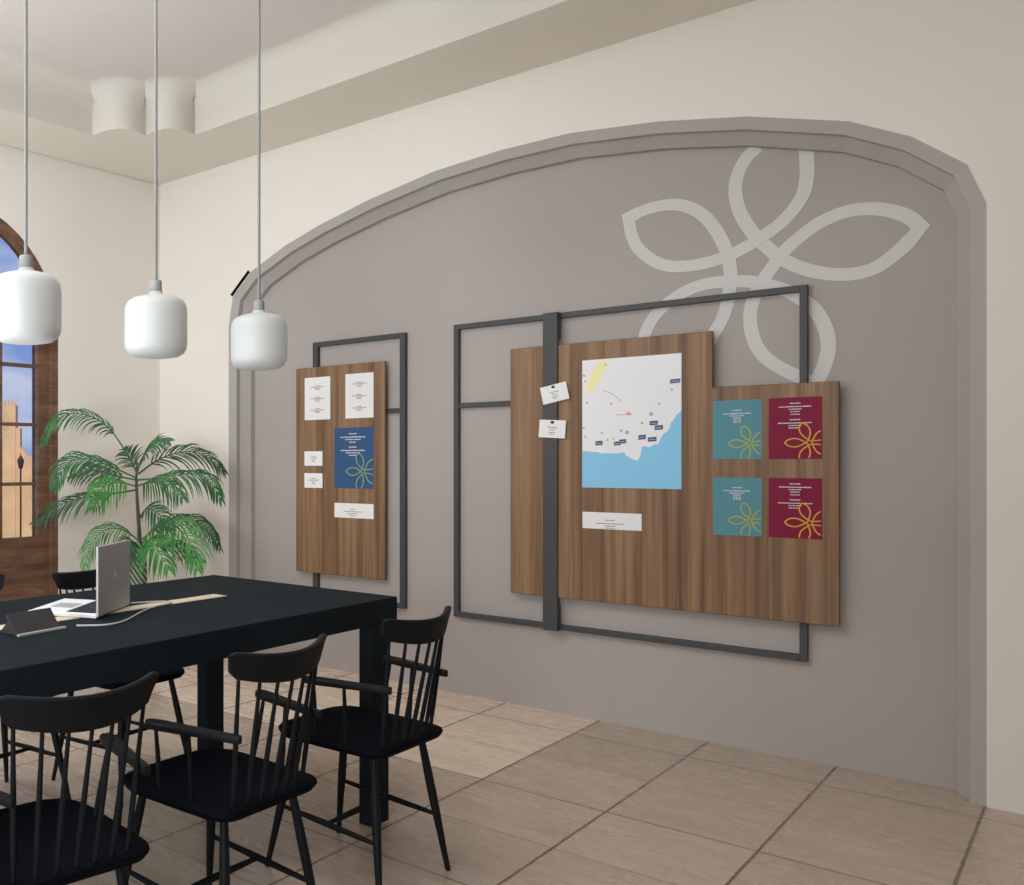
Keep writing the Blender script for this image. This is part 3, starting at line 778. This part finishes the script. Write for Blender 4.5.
def pp(px, py, dep):                       # plant sheet -> local coordinates
    k = 5.40/925.2
    R = (px-134.5)*k; z = 1.21-(py-462)*k
    v = RT*R + FW*dep
    base = RT*0 ; return Vector((v.x, v.y, z))
MB().tube([pp(140,560,0.0), pp(139,530,0.0), pp(137,500,0.0), pp(136,478,0.0), pp(137,462,0)], [.014,.012,.010,.008,.005], 10).build('stem', M['stem'], palm, smooth=True)

def frond(path, ll, wd, m, droop=0.5, nl=22, spread=0.9, start=0.18, seed=0):
    rnd = random.Random(seed)
    cp = catmull([pp(*p) for p in path], 12); n = len(cp)
    mb = MB(); mb.tube(cp[::3]+[cp[-1]], [0.0055-0.0045*i/max(1, len(cp[::3])) for i in range(len(cp[::3])+1)], 6)
    L_ = [0]
    for i in range(1, n): L_.append(L_[-1]+(cp[i]-cp[i-1]).length)
    tot = L_[-1]
    for k in range(nl):
        f = start + (1-start)*(k+0.5)/nl
        i = min(range(n), key=lambda q: abs(L_[q]-f*tot)); i = min(max(i, 1), n-2)
        p = cp[i]; t = (cp[i+1]-cp[i-1]).normalized()
        up = Vector((0,0,1)); sd = t.cross(up)
        if sd.length < 0.2: sd = t.cross(FW)
        sd.normalize(); nr = sd.cross(t).normalized()
        env = math.sin(PI*min(1, 0.12+0.88*((f-start)/(1-start))**0.75))**0.6 if f < 0.995 else 0.3
        for s in (-1, 1):
            l = ll*max(0.28, env)*rnd.uniform(0.85, 1.1)
            d = (t*(0.62+0.5*f) + sd*s*spread*0.6 + nr*(0.62 if s*sd.dot(FW) > 0 else -0.55)*spread).normalized()
            d = (d + Vector((rnd.uniform(-.08,.08), rnd.uniform(-.08,.08), rnd.uniform(-.08,.08)))).normalized()
            pts_ = [p.copy()]; v = d.copy(); q = p.copy(); NS = 5
            for j in range(NS):
                v = (v + Vector((0,0,-1))*droop*(0.10+0.16*j)).normalized(); q = q + v*l/NS; pts_.append(q.copy())
            ws = [0.35, 0.9, 1.0, 0.8, 0.5, 0.04]; vs = []
            wv = (v.cross(Vector((0,0,1))))
            for j, q in enumerate(pts_):
                tt = (pts_[min(j+1, NS)]-pts_[max(j-1, 0)]).normalized()
                w0 = tt.cross((nr*0.6 - FW*0.7).normalized())
                if w0.length < 0.1: w0 = tt.cross(t)
                w0.normalize(); off = tt.cross(w0).normalized()*0.10*wd*ws[j]
                vs += [q - w0*wd*0.64*ws[j]/2, q + off, q + w0*wd*0.64*ws[j]/2]
            fs = []
            for j in range(NS):
                o_ = 3*j; fs += [(o_, o_+1, o_+4, o_+3), (o_+1, o_+2, o_+5, o_+4)]
            mb.add(vs, fs)
    # no normal flipping needed: leaf surfaces are two sided
    return mb.build('frond', m, palm)
G, GB, GD = M['leaf'], M['leaf_b'], M['leaf_d']
frond([(137,472,0),(122,446,-.02),(104,424,-.04),(78,414,-.06),(55,422,-.07),(43,446,-.08)], .16, .016, G, 0.75, 24, 0.8, 0.3, 1)
frond([(137,472,0),(143,456,-.05),(153,445,-.10),(168,442,-.15)], .15, .016, G, 0.5, 22, 0.95, 0.08, 2)
frond([(137,474,0),(130,458,.08),(124,448,.14)], .13, .015, GD, 0.4, 12, 0.9, 0.2, 3)
frond([(138,474,0),(158,460,.02),(182,452,.03),(205,455,.04),(225,472,.04)], .20, .017, GD, 0.55, 24, 0.8, 0.15, 4)
frond([(137,480,0),(158,478,-.05),(185,474,-.10),(205,478,-.13),(219,500,-.16)], .20, .017, G, 0.95, 24, 0.8, 0.15, 5)
frond([(136,478,0),(112,467,-.04),(88,459,-.08),(68,464,-.12),(56,488,-.14)], .21, .018, G, 0.85, 24, 0.8, 0.15, 6)
frond([(136,480,0),(115,476,.1),(90,470,.16),(66,478,.2)], .18, .016, GD, 0.7, 20, 0.85, 0.2, 7)
frond([(135,486,0),(118,482,-.12),(103,488,-.24),(94,506,-.32)], .19, .015, GB, 0.9, 20, 0.95, 0.15, 8)
frond([(136,490,0),(110,494,-.02),(80,498,-.03),(56,507,-.04),(34,522,-.05)], .19, .015, GD, 0.7, 26, 0.75, 0.2, 9)
frond([(137,486,0),(150,482,-.12),(166,484,-.22),(180,497,-.3)], .19, .014, G, 0.95, 20, 0.9, 0.15, 10)
frond([(139,520,0),(146,508,-.1),(158,512,-.22),(170,525,-.3)], .16, .014, GD, 0.6, 18, 0.9, 0.15, 11)
frond([(141,545,0),(152,528,-.12),(170,523,-.26),(186,535,-.38),(192,562,-.46)], .24, .017, GB, 0.85, 26, 1.0, 0.12, 12)
frond([(141,540,0),(162,524,-.03),(188,519,-.05),(208,528,-.06),(219,548,-.07)], .18, .016, G, 0.85, 24, 0.8, 0.15, 13)
frond([(140,542,0),(124,529,-.08),(106,528,-.14),(92,542,-.18),(86,566,-.2)], .16, .013, GB, 0.8, 22, 0.85, 0.15, 14)
frond([(142,548,0),(160,545,.04),(182,548,.06),(204,562,.08)], .16, .016, GD, 0.7, 20, 0.8, 0.2, 15)
frond([(141,550,0),(146,540,-.14),(154,542,-.30),(166,562,-.42)], .22, .017, GB, 0.9, 20, 1.0, 0.15, 16)
frond([(140,548,0),(132,540,-.1),(128,545,-.2),(126,562,-.28)], .15, .013, G, 0.9, 16, 0.9, 0.2, 17)

# ------------------------------------------------------------------ outside the door
YAW = math.atan2(0.72870, 0.68483)
def out_pt(px, py, F):
    R = (px-134.5)/925.2*F; z = 1.21-(py-462)/925.2*F
    return R, z
castle = thing('stone_castle', 'ochre stone tower with battlements seen through the arched door', 'tower', (0, 0, -22), YAW)
F0 = 150.0
def ob(name, x0, x1, ytop, ybot, d0, d1, parent, m):
    (ra, zt), (rb, _) = out_pt(x0, ytop, F0), out_pt(x1, ytop, F0)
    zb = -22 if ybot is None else out_pt(0, ybot, F0)[1]
    return MB().box(ra, rb, F0+d0, F0+d1, zb+22, zt+22).build(name, m, parent)
ob('tower', 3.0, 15.5, 405, None, 0, 3, castle, M['stone'])
for (x0, x1) in ((3, 5), (6.6, 8.6), (10.2, 12.2), (13.6, 15.5)): ob('merlon', x0, x1, 400.5, 405.05, 0, 0.5, castle, M['stone'])
ob('buttress', 15.5, 19.8, 428, None, 0.4, 3, castle, M['stone'])
(ra, z1), (rb, z2), (rc, z3) = out_pt(19.5, 446, F0), out_pt(27, 455, F0), out_pt(62, 468, F0)
MB().prism_xz([(ra, 0), (rc, 0), (rc, z3+22), (rb, z2+22), (ra, z1+22)], F0+0.8, F0+2.6).build('curtain_wall', M['stone'], castle)
ob('curtain_wall', -40, 3, 440, None, 0.8, 2.6, castle, M['stone'])
lpst = thing('street_lamp', 'dark street lamp post outside in front of the ochre tower', 'street lamp', (0,0,0), YAW)
FL = 95.0; R, zt = out_pt(20.7, 463, FL)
lpst.location = (RT.x*R+FW.x*FL, RT.y*R+FW.y*FL, -22.0)
MB().tube([(0,0,0),(0,0,2),(0,0,zt+21.6)], [.25,.12,.09], 8).build('post', M['iron'], lpst)
MB().lathe([(0.02, zt+21.3), (0.22, zt+21.5), (0.36, zt+22.3), (0.10, zt+22.7), (0.01, zt+23.0)], 10).build('lantern', M['iron'], lpst)
gd = MB().add([(-500,-300,-22),(-6.5,-300,-22),(-6.5,500,-22),(-500,500,-22)], [(0,1,2,3)]).build('ground', M['earth']); struct(gd)

# ------------------------------------------------------------------ world, lights, camera
w = bpy.data.worlds.new('sky'); S.world = w; w.use_nodes = True
nt = w.node_tree; bg = nt.nodes['Background']
tc = nt.nodes.new('ShaderNodeTexCoord'); mpn = nt.nodes.new('ShaderNodeMapping'); mpn.inputs['Scale'].default_value = (5, 5, 9)
nt.links.new(tc.outputs['Generated'], mpn.inputs['Vector'])
nz = nt.nodes.new('ShaderNodeTexNoise'); nz.inputs['Scale'].default_value = 1.6; nz.inputs['Detail'].default_value = 6
nt.links.new(mpn.outputs['Vector'], nz.inputs['Vector'])
cr = nt.nodes.new('ShaderNodeValToRGB'); e = cr.color_ramp.elements
e[0].position = 0.47; e[0].color = lin((124, 150, 208)); e[1].position = 0.68; e[1].color = lin((190, 198, 224))
nt.links.new(nz.outputs['Fac'], cr.inputs['Fac']); nt.links.new(cr.outputs['Color'], bg.inputs['Color'])
bg.inputs['Strength'].default_value = 1.0

def area(name, loc, target, sx, sy, power, rgb, spread=PI):
    l = bpy.data.lights.new(name, 'AREA'); l.shape = 'RECTANGLE'; l.size = sx; l.size_y = sy; l.energy = power; l.color = lin(rgb)[:3]; l.spread = spread
    o = bpy.data.objects.new(name, l); COL.objects.link(o); o.location = loc
    o.rotation_euler = (Vector(target)-Vector(loc)).to_track_quat('-Z', 'Y').to_euler()
    return o
for k, c in enumerate(DOORC):
    if k == 0: continue                                     # the door in view is lit by the sky itself
    x, y = lw(c, -0.30); tx_, ty_ = lw(c, 3)
    area('added_fill', (x, y, 1.35), (tx_, ty_, 1.35), 1.4, 2.4, (0, 34, 10)[k], (232, 240, 255))  # area lamps added outside the out-of-view doors to bring in daylight
area('added_upfill', (-2.9, 0.2, 0.9), (-2.9, 0.2, 4), 1.6, 1.6, 134, (236, 246, 255))  # fill added in mid-air out of view to brighten ceiling and walls
area('added_upfill', (-1.2, -1.0, 0.9), (-1.2, -1.0, 4), 1.2, 1.2, 50, (236, 246, 255))  # second upward fill, likewise added; no lamp stands here
area('added_downfill', (-2.3, 0.8, ZC-0.05), (-2.3, 0.8, 0), 2.2, 2.6, 60, (240, 247, 255))  # soft fill added under the tray to lift floor and niche; no fitting there
area('added_fill', (-0.3, -2.9, 1.3), (-3.9, 4.2, 0.5), 2.0, 1.8, 26, (242, 247, 255), math.radians(58))  # low fill added behind the camera; the front wall has no window
sun = bpy.data.lights.new('sun', 'SUN'); sun.energy = 2.6; sun.angle = math.radians(1); sun.color = lin((255, 240, 220))[:3]
so_ = bpy.data.objects.new('sun', sun); COL.objects.link(so_)
so_.rotation_euler = Vector((-0.62, 0.55, -0.56)).to_track_quat('-Z', 'Y').to_euler()

cam = bpy.data.cameras.new('camera'); co = bpy.data.objects.new('camera', cam); COL.objects.link(co)
cam.sensor_fit = 'HORIZONTAL'; cam.sensor_width = 36.0; cam.lens = 36.0*925.2/1024.0
cam.shift_x = (512-134.5)/1024.0; cam.shift_y = (462-442.5)/1024.0
cam.clip_start = 0.05; cam.clip_end = 1000
co.location = (0, 0, 1.21); co.rotation_euler = (PI/2, 0, YAW)
S.camera = co
vs_ = S.view_settings; vs_.view_transform = 'Standard'; vs_.look = 'None'; vs_.gamma = 1.0; vs_.exposure = 0.09; vs_.use_curve_mapping = False
